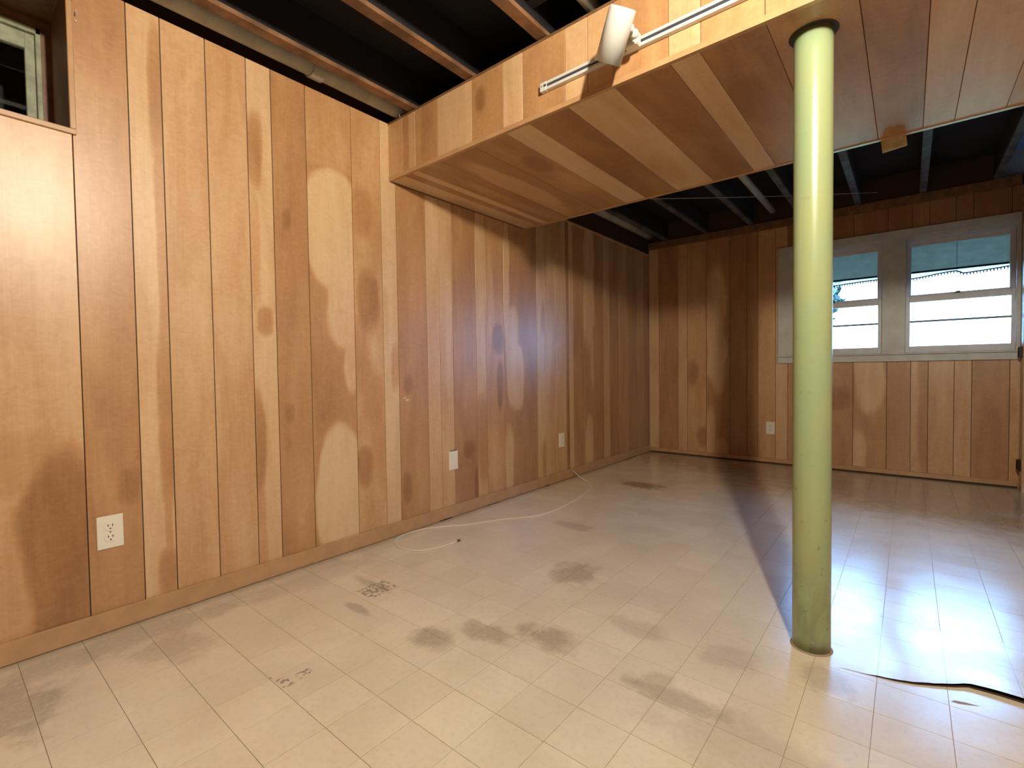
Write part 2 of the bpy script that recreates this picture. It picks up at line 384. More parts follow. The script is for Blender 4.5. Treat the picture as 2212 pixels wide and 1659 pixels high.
# (y0, y1, tone, blobs)
LB = [(-2.6, -2.2, .4, ()), (-2.2, -1.75, .7, ()), (-1.75, -1.38, .3, ()), (-1.38, -1.0, .6, ()), (-1.0, -.75, .8, ()), (-.75, -.55, .4, ()),
 (-.55, -.06, .75, ()),
 (-.06, .339, .66, ((.268, .26, .085, .40, -.55, .25), (.10, .62, .20, .10, -.15, .5), (.40, 1.2, .2, .5, .1, .6))),
 (.339, .494, .30, ((.42, 1.45, .2, .55, .12, .6), (.46, .50, .03, .06, -.2, .7), (.42, 2.0, .2, .3, -.05, .5))),  # first blob: glare on the upper board painted as a lighter tone
 (.494, .596, .80, ((.578, 1.95, .030, .24, -.45, .45), (.583, 1.40, .022, .42, -.42, .45), (.580, .78, .030, .35, -.42, .45), (.570, .15, .032, .09, -.55, .6), (.575, .30, .012, .2, -.3, .8))),
 (.596, .746, .62, ((.67, 1.15, .06, .10, .10, .8),)),
 (.746, .899, .60, ((.82, 1.05, .06, .14, .10, .8), (.80, .25, .05, .2, .06, .8))),
 (.899, 1.001, .74, ((.925, 1.86, .030, .16, -.45, .45), (.915, 1.45, .022, .25, -.25, .6), (.950, 1.13, .030, .06, -.5, .6), (.915, .60, .030, .22, -.50, .45), (.915, .25, .022, .25, -.25, .6))),
 (1.001, 1.158, .34, ((1.05, .72, .02, .04, -.2, .8), (1.06, 1.6, .02, .04, -.2, .8), (1.08, .35, .05, .2, .12, .8))),
 (1.158, 1.395, .32, ((1.285, 1.60, .150, .29, .52, .10), (1.350, 1.24, .105, .22, .50, .14), (1.375, 1.02, .045, .22, .46, .2), (1.300, .29, .135, .36, .55, .10), (1.27, 2.08, .3, .16, .22, .5), (1.27, 1.93, .3, .04, .15, .8))),
 (1.395, 1.566, .58, ((1.47, 1.26, .06, .16, -.38, .5), (1.43, 1.0, .05, .2, -.2, .6), (1.44, .41, .05, .10, -.42, .6), (1.49, 1.05, .03, .1, .15, .5), (1.45, 1.72, .05, .12, -.3, .7), (1.50, .75, .06, .12, -.15, .6))),
 (1.566, 1.664, .84, ((1.64, .93, .03, .12, -.35, .7), (1.58, 1.2, .02, .15, -.2, .7))),
 (1.664, 1.870, .30, ((1.72, .83, .03, .05, -.3, .8), (1.70, .25, .03, .08, -.3, .8), (1.80, 1.5, .08, .3, .1, .8), (1.715, .742, .012, .006, .7, .6), (1.695, .755, .008, .005, .7, .6))),
 (1.870, 1.971, .72, ()), (1.971, 2.078, .66, ((2.0, .9, .02, .4, -.1, .8),)),
 (2.078, 2.286, .30, ((2.2, .40, .05, .05, -.25, .8), (2.15, 1.0, .08, .3, .1, .8), (2.27, .15, .02, .1, -.3, .8))),
 (2.286, 2.379, .70, ((2.34, .45, .06, .28, -.35, .5),)),
 (2.379, 2.566, .46, ((2.50, 1.12, .06, .10, -.42, .5), (2.515, .80, .035, .16, -.45, .5), (2.43, 1.4, .03, .3, .2, .6), (2.45, .3, .06, .2, .12, .7))),
 (2.566, 2.951, .28, ((2.595, 1.55, .035, .42, .5, .3), (2.660, 1.15, .070, .20, .5, .3), (2.690, .86, .095, .24, .55, .2), (2.60, .25, .05, .25, .45, .4))),
 (2.951, 3.054, .70, ((3.03, 1.3, .03, .12, -.3, .6), (3.03, .2, .03, .15, -.35, .6))),
 (3.054, 3.194, .62, ()), (3.194, 3.352, .64, ()),
 (3.352, 3.400, .12, ()), (3.400, 3.459, .80, ()),
 (3.459, 3.635, .36, ()),
 (3.635, 3.827, .28, ((3.72, 1.65, .09, .55, .5, .25), (3.78, 1.0, .03, .25, .4, .5), (3.72, .22, .07, .28, .45, .25))),
 (3.827, 3.989, .24, ()), (3.989, 4.097, .64, ()), (4.097, 4.285, .22, ()),
 (4.285, 4.486, .46, ()), (4.486, 4.700, .24, ()), (4.700, 4.859, .40, ()), (4.859, L, .14, ())]
for (a, b, t, bl) in LB:
    top = H if b <= YF+.01 else 2.118
    if a >= WY0-.01 and b <= WYR+.01:
        board(wl, 'left', a, b, 0.0, ZW0-.004, 0, 1, t, blobs=bl)
        board(wl, 'left', a, b, ZW1+.004, H, 0, 1, t)
    elif a < YF < b:
        board(wl, 'left', a, b, 0.0, 2.118, 0, 1, t, blobs=bl)
    else: board(wl, 'left', a, b, 0.0, top, 0, 1, t, blobs=bl)
boxo('trim_1', (.0, YF, 2.108), (.014, L, 2.124), M_TRIM, None, .002, kind='structure')
bl_ = boxo('baseboard_left', (.0005, -2.6, 0.002), (.0125, L-.001, .074), M_TRIM, None, .0025, kind='structure')
# dark strips at the gaps where the baseboard meets the floor
bm = bmesh.new()
for y, l, h in ((1.93, .10, .006), (3.02, .05, .006), (4.35, .30, .004), (2.35, .12, .003)):
    box(bm, (.0126, y, .0005), (.0140, y+l, h))
new_obj('gap_under_baseboard', bm, M_GAP, bl_, label='dark gap under the baseboard')

# ------------------------------------------------------------------ far wall
wf = empty('wall_far', kind='structure')
HX0, HX1, HZ0, HZ1 = 1.354, 2.775, .990, 1.915
core('wall_core', [((-.32, L+.0056, 0), (HX0, L+.17, 2.43)), ((HX1, L+.0056, 0), (4.6, L+.17, 2.43)), ((HX0, L+.0056, 0), (HX1, L+.17, HZ0)), ((HX0, L+.0056, HZ1), (HX1, L+.17, 2.43))], M_BACK, wf)
FB = [(0.0, .110, .78, ()), (.110, .315, .26, ()), (.315, .412, .66, ()), (.412, .601, .52, ((.47, .85, .05, .12, -.35, .7), (.58, .2, .05, .1, -.4, .6))),
 (.601, .824, .30, ((.700, 1.28, .095, .62, .45, .2), (.640, .22, .055, .28, .40, .35), (.75, .10, .06, .10, .3, .5))), (.824, .979, .16, ()), (.979, 1.076, .18, ()), (1.076, 1.225, .58, ()),
 (1.225, 1.323, .72, ()), (1.323, 1.40, .40, ()), (1.40, 1.64, .30, ()), (1.64, 1.812, .34, ((1.71, .62, .08, .10, -.3, .6),)),
 (1.812, 2.038, .36, ((1.92, .80, .10, .30, .42, .2), (1.85, .12, .05, .22, .35, .4))), (2.038, 2.189, .34, ()),
 (2.189, 2.294, .66, ((2.27, .55, .04, .5, -.35, .5),)), (2.294, 2.445, .62, ()), (2.445, 2.543, .66, ()), (2.543, 2.743, .26, ()), (2.743, 2.80, .55, ())]
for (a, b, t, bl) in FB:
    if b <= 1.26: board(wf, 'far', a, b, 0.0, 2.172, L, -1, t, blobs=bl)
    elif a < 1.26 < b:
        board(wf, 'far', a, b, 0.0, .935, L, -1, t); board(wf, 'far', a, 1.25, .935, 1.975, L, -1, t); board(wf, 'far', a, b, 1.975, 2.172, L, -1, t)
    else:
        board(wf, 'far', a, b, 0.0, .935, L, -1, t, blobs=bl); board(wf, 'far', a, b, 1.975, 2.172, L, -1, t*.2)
boxo('trim_2', (.0, L-.012, 2.168), (2.79, L+.0, 2.242), M_TRIMD, None, .002, kind='structure')
bf_ = boxo('baseboard_far', (.013, L-.0125, .010), (2.789, L-.0005, .048), M_TRIM, None, .0025, kind='structure')
boxo('gap_under_baseboard', (.013, L-.0115, .0005), (2.789, L-.0008, .0095), M_GAP, bf_, label='dark gap under the baseboard')

# ------------------------------------------------------------------ rest of the room shell (outside the frame)
def shell(name, boxes, mat=None): 
    bm = bmesh.new()
    for a, b in boxes: box(bm, a, b)
    o = new_obj(name, bm, mat or M_TRIM, None, kind='structure'); return o
M_PLAINWALL = wood('birch_plain', 'left')
wr = shell('wall_right', [((2.805, YF+.008, 0), (2.90, 4.02, 2.24)), ((2.805, 4.86, 0), (2.90, L-.001, 2.24)), ((2.805, 4.02, 2.03), (2.90, 4.86, 2.24)),
                          ], M_PLAINWALL); ws = shell('wall_side', [((4.60, -2.6, 0), (4.70, YF+.1, 2.43))], M_PLAINWALL); ws.color = (.02, .3, 0, 1)
w2_ = shell('wall_return', [((2.905, YF+.008, 0), (4.60, YF+.1, 2.24))], M_PLAINWALL); w2_.color = (.4, .3, 0, 1)
wr.color = (.3, .3, 0, 1)
wb = shell('wall_back', [((-.30, -2.70, 0), (4.70, -2.601, 2.43))], M_PLAINWALL); wb.color = (.02, .6, 0, 1)  # unseen side and back walls toned very dark to cut bounced light
# door at the far right corner: only its jamb and hinges reach the frame
d1 = empty('door_1', (2.80, 4.44, 0), kind='structure')
def pt(name, a, b, mat, parent, bev=0.0, **k):
    o = boxo(name, a, b, mat, parent, bev, **k); o.matrix_parent_inverse = Matrix.Translation(-parent.location) if parent.parent is None else Matrix.Identity(4); return o
pt('door_leaf', (2.84, 4.05, .01), (2.88, 4.83, 2.0), M_WHITE, d1, .002)
pt('door_casing', (2.790, 4.845, 0), (2.835, 4.93, 2.05), M_TRIM, d1, .002)
pt('door_casing', (2.790, 3.95, 0), (2.835, 4.035, 2.05), M_TRIM, d1, .002)
pt('door_casing', (2.790, 3.95, 2.0), (2.835, 4.93, 2.07), M_TRIM, d1, .002)
for z in (.98, .18):
    bm = bmesh.new(); tube(bm, [(2.783, 4.925, z-.035), (2.783, 4.925, z+.035)], .010, 10); box(bm, (2.779, 4.88, z-.04), (2.789, 4.93, z+.04))
    o = new_obj('hinge', bm, M_HINGE, d1); o.matrix_parent_inverse = Matrix.Translation(-d1.location)

# ------------------------------------------------------------------ small window high in the left wall
w1 = empty('window_1', kind='structure')
D = .30
boxo('jamb', (-D, WYR, ZW0), (.001, WYR+.004, ZW1), M_JAMB, w1)
boxo('jamb', (-D, WY0-.004, ZW0), (.001, WY0, ZW1), M_JAMB, w1)
boxo('head_board', (-D, WY0, ZW1), (.001, WYR, ZW1+.004), M_TRIMD, w1)
boxo('sill_board', (-D, WY0, ZW0-.004), (.001, WYR, ZW0), M_TRIM, w1)
boxo('back_board', (-D-.004, WY0, ZW0), (-D, WYR, 1.76), M_TRIMD, w1)
boxo('back_board', (-D-.004, WY0, 2.169), (-D, WYR, ZW1), M_STRAP, w1)
boxo('back_board', (-D-.004, .307, 1.76), (-D, WYR, 2.169), M_TRIMD, w1)
boxo('edge_trim', (.0, WY0-.016, ZW0-.018), (.009, WYR+.016, ZW0), M_TRIM, w1, .002)
boxo('edge_trim', (.0, WYR, ZW0), (.009, WYR+.016, 2.165), M_TRIM, w1, .002)
boxo('edge_trim', (.0, WY0-.016, ZW0), (.009, WY0, 2.165), M_TRIM, w1, .002)
boxo('edge_trim', (.0, WY0-.016, 2.150), (.009, WYR+.016, 2.166), M_TRIM, w1, .002)
boxo('valance_board', (-.012, WY0, 2.160), (-.002, WYR, ZW1), M_TRIM, w1)
bm = bmesh.new(); Y0, Y1, Z0, Z1 = -.46, .307, 1.76, 2.169
for a, b in (((-D-.03, Y1-.015, Z0), (-D+.012, Y1, Z1)), ((-D-.03, Y0, Z0), (-D+.012, Y0+.015, Z1)), ((-D-.03, Y0, Z1-.022), (-D+.012, Y1, Z1)), ((-D-.03, Y0, Z0), (-D+.012, Y1, Z0+.02))): box(bm, a, b, .002)
new_obj('window_frame', bm, M_GREENF, w1)
bm = bmesh.new()
for a, b in (((-D-.03, Y1-.042, Z0+.02), (-D-.004, Y1-.015, Z1-.022)), ((-D-.03, Y0+.015, Z0+.02), (-D-.004, Y0+.042, Z1-.022)), ((-D-.03, Y0+.04, Z1-.078), (-D-.004, Y1-.04, Z1-.022)), ((-D-.03, Y0+.04, Z0+.02), (-D-.004, Y1-.04, Z0+.07))): box(bm, a, b, .002)
new_obj('sash', bm, M_GREENF, w1)
boxo('pane', (-D-.018, Y0+.04, Z0+.06), (-D-.015, Y1-.04, Z1-.07), M_GLASS, w1)
bm = bmesh.new()
box(bm, (-.75, -.9, 1.2), (-.70, .8, 2.6)); box(bm, (-.75, .75, 1.2), (-.3205, .8, 2.6)); box(bm, (-.75, -.9, 1.2), (-.3205, -.85, 2.6)); box(bm, (-.75, -.9, 2.38), (-.3205, .8, 2.43)); box(bm, (-.75, -.9, 1.2), (-.3205, .8, 1.25))
new_obj('dark_well_box', bm, M_WELL, w1)  # closed dark box added outside the pane to keep sky light out

# ------------------------------------------------------------------ far windows
def far_window(name, x0, x1, lockx):
    w_ = empty(name, kind='structure'); 
    # jambs and head lining of the opening
    bm = bmesh.new()
    box(bm, (x0-.02, L+.0, .99), (x0, L+.168, 1.915)); box(bm, (x1, L+.0, .99), (x1+.02, L+.168, 1.915)); box(bm, (x0, L+.0, 1.895), (x1, L+.168, 1.915)); box(bm, (x0, L+.0, .99), (x1, L+.168, 1.0))
    new_obj('jamb', bm, M_WHITE, w_)
    ya, yb = L+.035, L+.068
    bm = bmesh.new()
    for a, b in (((x0, ya, 1.0), (x0+.028, yb, 1.447)), ((x1-.028, ya, 1.0), (x1, yb, 1.447)), ((x0+.028, ya, 1.0), (x1-.028, yb, 1.050)), ((x0+.028, ya, 1.400), (x1-.028, yb, 1.447))): box(bm, a, b, .002)
    s = new_obj('lower_sash', bm, M_SASH, w_)
    boxo('muntin', (x0+.028, ya+.006, 1.238), (x1-.028, yb-.006, 1.253), M_MUNT, s)
    boxo('pane', (x0+.026, ya+.015, 1.048), (x1-.026, ya+.018, 1.243), M_GLASS, s)
    boxo('pane', (x0+.026, ya+.015, 1.249), (x1-.026, ya+.018, 1.402), M_GLASS, s)
    yc, yd = L+.074, L+.104
    bm = bmesh.new()
    for a, b in (((x0, yc, 1.415), (x0+.034, yd, 1.895)), ((x1-.034, yc, 1.415), (x1, yd, 1.895)), ((x0+.034, yc, 1.415), (x1-.034, yd, 1.462)), ((x0+.034, yc, 1.848), (x1-.034, yd, 1.895))): box(bm, a, b, .002)
    s = new_obj('upper_sash', bm, M_SASH, w_)
    boxo('pane', (x0+.032, yc+.014, 1.460), (x1-.032, yc+.017, 1.850), M_GLASS, s)
    bm = bmesh.new(); box(bm, (lockx-.020, ya+.004, 1.447), (lockx+.020, yb-.004, 1.454), .001); box(bm, (lockx-.008, ya+.008, 1.454), (lockx+.016, yb-.012, 1.464), .002)
    new_obj('sash_lock', bm, M_HINGE, w_)
    return w_
far_window('window_2', 1.375, 2.003, 1.66); far_window('window_3', 2.153, 2.778, 2.459)
for nm, a, b in (('trim_3', (1.245, L-.018, .990), (1.375, L, 1.915)), ('trim_4', (2.003, L-.018, .990), (2.153, L, 1.915)),
                 ('trim_5', (2.768, L-.018, .990), (2.793, L, 1.915)), ('trim_6', (1.245, L-.020, 1.915), (2.793, L, 1.980)),
                 ('trim_7', (1.245, L-.020, .930), (2.793, L, .984)), ('trim_8', (1.240, L-.032, .984), (2.796, L+.0, .996))):
    boxo(nm, a, b, M_WHITE, None, .003, kind='structure')

# shades hanging between the upper panes and daylight
def shade(x0, x1, curve, label, seam=None):
    t = empty('window_shade', ((x0+x1)/2, L+.125, 1.60), label=label, category='shade')
    inv = Matrix.Translation((-(x0+x1)/2, -(L+.125), -1.60))
    def ch(name, bm, mat, **k):
        o = new_obj(name, bm, mat, t, **k); o.matrix_parent_inverse = inv; return o
    N = 40; bm = bmesh.new(); G = []
    for i in range(N+1):
        x = x0+(x1-x0)*i/N; yy = L+.125+.0025*math.sin(x*60)
        G.append([bm.verts.new((x, yy+dy, z)) for dy in (0, .001) for z in (1.652, 1.892)])
    for i in range(N):
        for p, q in ((0, 1), (2, 3), (0, 2), (1, 3)): bm.faces.new((G[i][p], G[i+1][p], G[i+1][q], G[i][q]))
    ch('shade_cloth', bm, M_SHADE)
    ch('hem_bar', box(bmesh.new(), (x0, L+.120, 1.640), (x1, L+.130, 1.655), .001), M_HINGE)
    bm = bmesh.new(); G = []; fr = bmesh.new(); pts = []
    for i in range(N+1):
        x = x0+(x1-x0)*i/N; z = curve((x-x0)/(x1-x0))
        pts.append((x, L+.125, z)); G.append([bm.verts.new((x, L+.1255+dy, zz)) for dy in (0, .0006) for zz in (z, 1.646)])
    for i in range(N):
        for p, q in ((0, 1), (2, 3), (0, 2), (1, 3)): bm.faces.new((G[i][p], G[i+1][p], G[i+1][q], G[i][q]))
    ch('scalloped_valance', bm, M_SHEER)
    ch('braid', tube(bmesh.new(), pts, .0055, 6), M_HINGE)
    k = 0; x = x0+.01
    while x < x1-.005:
        z = curve((x-x0)/(x1-x0)); box(fr, (x-.0036, L+.122, z-.019), (x+.0036, L+.128, z)); x += .0185
    ch('fringe', fr, M_HINGE, kind='stuff')
    if seam: ch('pull_cord', tube(bmesh.new(), [(seam, L+.117, 1.89), (seam, L+.117, 1.625)], .0016, 6), M_HINGE)
    return t
shade(1.378, 2.000, lambda t: 1.592+.028*(.5-.5*math.cos(math.pi*min(1, t*1.05))), 'blue-grey fabric shade with fringed hem in the left far window, partly behind the column')
shade(2.156, 2.775, lambda t: (1.598+.030*(.5-.5*math.cos(math.pi*t/.5))) if t < .5 else (1.604+.022*((t-.5)/.5)**1.5+.02*max(0, 1-(t-.5)/.05)), 'blue-grey fabric shade with fringed hem and centre cord in the right far window', 2.459)

# ------------------------------------------------------------------ outdoors: lawn and a leafy bush beyond the window
boxo('lawn', (-8, L+.18, .55), (14, 30, .60), plain('grass_green', (.10, .16, .05), .9, .5, 2), None, kind='structure')
bush = empty('leafy_bush', (.80, 8.6, .6), label='green leafy bush outside the left far window', category='bush')
fol = bmesh.new(); rnd = random.Random(3)
for i in range(1500):
    d = Vector((rnd.gauss(0, 1), rnd.gauss(0, 1), rnd.gauss(0, 1))).normalized()*(rnd.random()**.4)
    c = Vector((.80, 8.6, 2.0))+Vector((d.x*.62, d.y*.6, d.z*.85)); a = Vector((rnd.gauss(0, 1), rnd.gauss(0, 1), rnd.gauss(0, 1))).normalized()*.07
    b = a.cross(Vector((rnd.gauss(0, 1), rnd.gauss(0, 1), rnd.gauss(0, 1)))).normalized()*.035
    vs = [fol.verts.new(c+a), fol.verts.new(c+b), fol.verts.new(c-a), fol.verts.new(c-b)]; fol.faces.new(vs)
o = new_obj('foliage', fol, plain('leaf_green', (.022, .05, .03), .6, .4, 5), bush, kind='stuff'); o.matrix_parent_inverse = Matrix.Translation(-bush.location)
bm = bmesh.new(); tube(bm, [(.80, 8.6, .58), (.82, 8.6, 1.2), (.79, 8.62, 2.1)], .04, 8)
o = new_obj('stem', bm, M_STRAP, bush); o.matrix_parent_inverse = Matrix.Translation(-bush.location)

# ------------------------------------------------------------------ soffit
so = empty('boxed_soffit', (0, YS, ZS), label='long low soffit boxed in birch panelling crossing under the joists', category='soffit')
SINV = Matrix.Translation((0, -YS, -ZS))
def sp(o): o.matrix_parent_inverse = SINV; return o
XE = 4.595
sp(core('soffit_core', [((.002, YS+.0056, ZS+.0056), (XE, YF-.006, 2.228))], M_BACK, so))
FJ = [(.001, .120, .62, ()), (.120, .170, .30, ()), (.170, .222, .66, ()), (.222, .393, .36, ()), (.393, .622, .78, ()), (.622, .811, .34, ((.68, 2.12, .03, .05, -.3, .8),)), (.811, .918, .82, ()),
      (.918, 1.128, .38, ()), (1.128, 1.229, .72, ()), (1.229, 1.335, .60, ()), (1.335, 1.541, .36, ()), (1.541, 1.647, .78, ()), (1.647, 1.835, .42, ()), (1.835, 2.06, .36, ()),
      (2.06, 2.215, .66, ()), (2.215, 2.315, .6, ()), (2.315, 2.47, .5, ()), (2.47, 2.70, .4, ()), (2.70, 2.93, .7, ()), (2.93, 3.2, .4, ()), (3.2, 3.5, .6, ()), (3.5, 3.9, .4, ()), (3.9, 4.25, .7, ()), (4.25, XE, .4, ())]
for (a, b, t, bl) in FJ: sp(board(so, 'far', a, b, ZS+.004, H-.008, YS, -1, t, blobs=bl, name='face_panel', gap=.0009))
UJ = [(.001, .120, .50, ()), (.120, .170, .22, ()), (.170, .222, .50, ()), (.222, .393, .14, ((.30, 2.3, .03, .4, .25, .8),)),
      (.393, .622, .16, ((.47, 2.15, .075, .40, .42, .25), (.40, 2.55, .08, .22, .3, .5))),
      (.622, .811, .30, ((.73, 1.98, .05, .10, -.35, .7), (.76, 2.3, .06, .15, .15, .7))), (.811, .940, .56, ()), (.940, 1.131, .14, ()), (1.131, 1.335, .50, ((1.20, 2.5, .06, .2, -.2, .8),)), (1.335, 1.541, .10, ()),
      (1.541, 1.640, .50, ()), (1.640, 1.835, .26, ((1.70, 2.1, .06, .2, -.2, .8),)), (1.835, 2.06, .26, ((1.86, 1.8, .05, .2, .2, .8), (1.95, 2.4, .1, .3, .2, .8))), (2.06, 2.215, .20, ()), (2.215, 2.317, .40, ()), (2.317, 2.47, .46, ()), (2.47, 2.70, .4, ()),
      (2.70, 2.93, .6, ()), (2.93, 3.2, .3, ()), (3.2, 3.5, .6, ()), (3.5, 3.9, .3, ()), (3.9, 4.25, .6, ()), (4.25, XE, .4, ())]
for (a, b, t, bl) in UJ: sp(board(so, 'under', a, b, YS+.012, YF-.014, ZS, -1, t*1.65 if t > .35 else t*.8, blobs=bl, name='underside_panel', gap=.0009))
sp(boxo('back_panel', (.002, YF-.006, ZS+.004), (XE, YF, H-.008), M_TRIMD, so))
bm = bmesh.new(); box(bm, (.001, YS-.0005, ZS-.0015), (XE, YS+.013, ZS+.005)); box(bm, (.001, YS-.004, ZS-.0015), (XE, YS-.0005, ZS+.018)); sp(new_obj('corner_bead', bm, M_TRIM, so))
bm = bmesh.new(); box(bm, (.001, YF-.015, ZS-.004), (XE, YF+.0005, ZS+.004)); box(bm, (.001, YF+.0005, ZS-.004), (XE, YF+.006, ZS+.018)); sp(new_obj('corner_bead', bm, M_TRIM, so))
sp(boxo('wall_scribe', (.0005, YS+.01, ZS-.005), (.008, YF, ZS+.001), M_TRIMD, so))
sp(boxo('top_edge_strip', (.001, YS-.002, H-.008), (XE, YS+.012, H+.002), M_TRIMD, so))

# ------------------------------------------------------------------ support column
PX, PY, PR = 1.9385, 1.783, .0535
col = empty('support_column', (PX, PY, 0), label='round pale green steel post standing between floor and soffit', category='column')
def cp(o): o.matrix_parent_inverse = Matrix.Translation((-PX, -PY, 0)); return o
MT = Matrix.Translation((PX, PY, 0))
cp(new_obj('shaft', lathe(bmesh.new(), [(0, .001), (PR, .001)]+[(PR, .06*k) for k in range(1, 32)]+[(PR, ZS+.0), (0, ZS)], MT, 48), M_PILLAR, col, smooth=False))
for p in col.children[0].data.polygons: p.use_smooth = abs(p.normal.z) < .5
cp(new_obj('ceiling_hole_ring', lathe(bmesh.new(), [(PR+.001, ZS-.0015), (PR+.013, ZS-.0015), (PR+.014, ZS-.0002), (PR+.001, ZS-.0002), (PR+.001, ZS-.0015)], MT, 40), M_SLOT, col))
cp(new_obj('base_seam', lathe(bmesh.new(), [(PR-.001, .0045), (PR+.003, .0035), (PR+.006, .0006), (PR-.001, .0006)], MT, 40), M_GROUT, col, label='grimy brown ring at the foot'))

# ------------------------------------------------------------------ track light on the soffit face
tl = empty('track_light', (1.02, YS, 2.03), label='off-white track light with one cylinder spot on the soffit face', category='track light')
def tp(o): o.matrix_parent_inverse = Matrix.Translation((-1.02, -YS, -2.03)); return o
X0, X1, Z0_, Z1_ = 1.020, 2.45, 2.0165, 2.0495; yA = YS-.019
bm = bmesh.new()
box(bm, (X0+.03, yA, Z0_), (X1, YS-.0005, 2.0280), .0015); box(bm, (X0+.03, yA, 2.0385), (X1, YS-.0005, Z1_), .0015); tp(new_obj('track', bm, M_LAMP, tl))
tp(boxo('slot', (X0+.03, yA+.006, 2.0280), (X1, YS-.001, 2.0385), M_TRACKS, tl))
tp(boxo('end_cap', (X0, yA-.001, Z0_-.001), (X0+.031, YS-.0005, Z1_+.001), M_LAMP, tl, .002))
o = tp(new_obj('screw', lathe(bmesh.new(), [(0, .0018), (.0022, .0014), (.0026, 0), (0, 0)], axis_matrix((X0+.009, yA-.001, 2.035), (0, -1, 0)), 10), M_TRACKS, tl))
tp(boxo('slot', (X0+.018, yA-.0014, 2.030), (X0+.031, yA-.0006, 2.0385), M_TRACKS, tl))
# adapter box, stem and knuckle
tp(boxo('adapter', (1.400, yA-.030, 2.012), (1.452, yA+.002, 2.056), M_LAMP, tl, .004))
LM = Vector((1.423, 1.470, 1.991)); LA = Vector((-.539, .307, -.784)).normalized()
bm = bmesh.new(); tube(bm, [(1.435, yA-.028, 2.036), (1.448, 1.535, 2.03), LM+Vector((.05, .01, .01))], .011, 12); tp(new_obj('stem', bm, M_LAMP, tl, smooth=True))
bm = bmesh.new(); bmesh.ops.create_uvsphere(bm, u_segments=16, v_segments=10, radius=.015, matrix=Matrix.Translation((1.462, 1.530, 2.012))); tp(new_obj('knuckle', bm, M_LAMP, tl, smooth=True))
A = axis_matrix(LM-LA*.076, LA); r = .0440
sh = tp(new_obj('lamp_shade', lathe(bmesh.new(), [(0, 0), (r*.90, 0), (r*.97, .0025), (r, .008), (r, .152), (r-.002, .152), (r-.002, .05), (0, .05)], A, 48), M_LAMP, tl, smooth=True))
bm = bmesh.new(); lathe(bm, [(0, .085), (.02, .088), (.034, .10), (.036, .125), (.034, .130), (.0, .133)], A, 32)
tp(new_obj('bulb', bm, plain('unlit_bulb_glass', (.30, .28, .25), .2), tl, smooth=True))

# ------------------------------------------------------------------ ceiling lamp that lights the room (above the frame)
cl = empty('ceiling_lampholder', (BULB.x, BULB.y, 2.24), label='bare bulb in a white ceiling lampholder', category='ceiling light')
def lp(o): o.matrix_parent_inverse = Matrix.Translation((-BULB.x, -BULB.y, -2.24)); return o
MB_ = Matrix.Translation((BULB.x, BULB.y, 0))
lp(new_obj('mounting_board', box(bmesh.new(), (BULB.x-.26, BULB.y-.06, 2.225), (BULB.x+.36, BULB.y+.06, 2.243)), M_TRIMD, cl))
lp(new_obj('lampholder', lathe(bmesh.new(), [(0, 2.225), (.055, 2.225), (.05, 2.20), (.025, 2.185), (.022, 2.15), (0, 2.15)], MB_, 24), M_LAMP, cl, smooth=True))
T = NT('lit_bulb'); em = T.n('ShaderNodeEmission'); em.inputs[0].default_value = (1.0, .90, .74, 1); em.inputs[1].default_value = BULB_STRENGTH
T.t.links.new(em.outputs[0], T.out.inputs[0])
lp(new_obj('bulb', lathe(bmesh.new(), [(.0, 2.149), (.014, 2.149), (.017, 2.125), (.030, 2.10), (.034, 2.078), (.029, 2.056), (.015, 2.044), (0, 2.041)], MB_, 16), T.m, cl, smooth=True))

# ------------------------------------------------------------------ pipes
def pipe(name, x, z, r, y0, y1, label, mat=M_PIPE):
    t = empty(name, (x, y0, z), label=label, category='pipe')
    o = new_obj('pipe_run', tube(bmesh.new(), [(x, y0+(y1-y0)*k/12, z+.003*math.sin(k*1.3)) for k in range(13)], r, 20), mat, t, smooth=True)
    o.matrix_parent_inverse = Matrix.Translation((-x, -y0, -z))
    for yy in (1.15, 3.2):
        if y0 < yy < y1:
            c = new_obj('coupling', tube(bmesh.new(), [(x, yy, z), (x, yy+.06, z)], r*1.10, 20), mat, t); c.matrix_parent_inverse = o.matrix_parent_inverse
    return t
pipe('drain_pipe', .068, 2.300, .050, -2.5, 4.85, 'fat dusty grey pipe running along the top of the left wall')
pipe('water_pipe', 1.225, 2.295, .026, -2.5, 4.85, 'thin grey pipe above the soffit face near the spotlight')

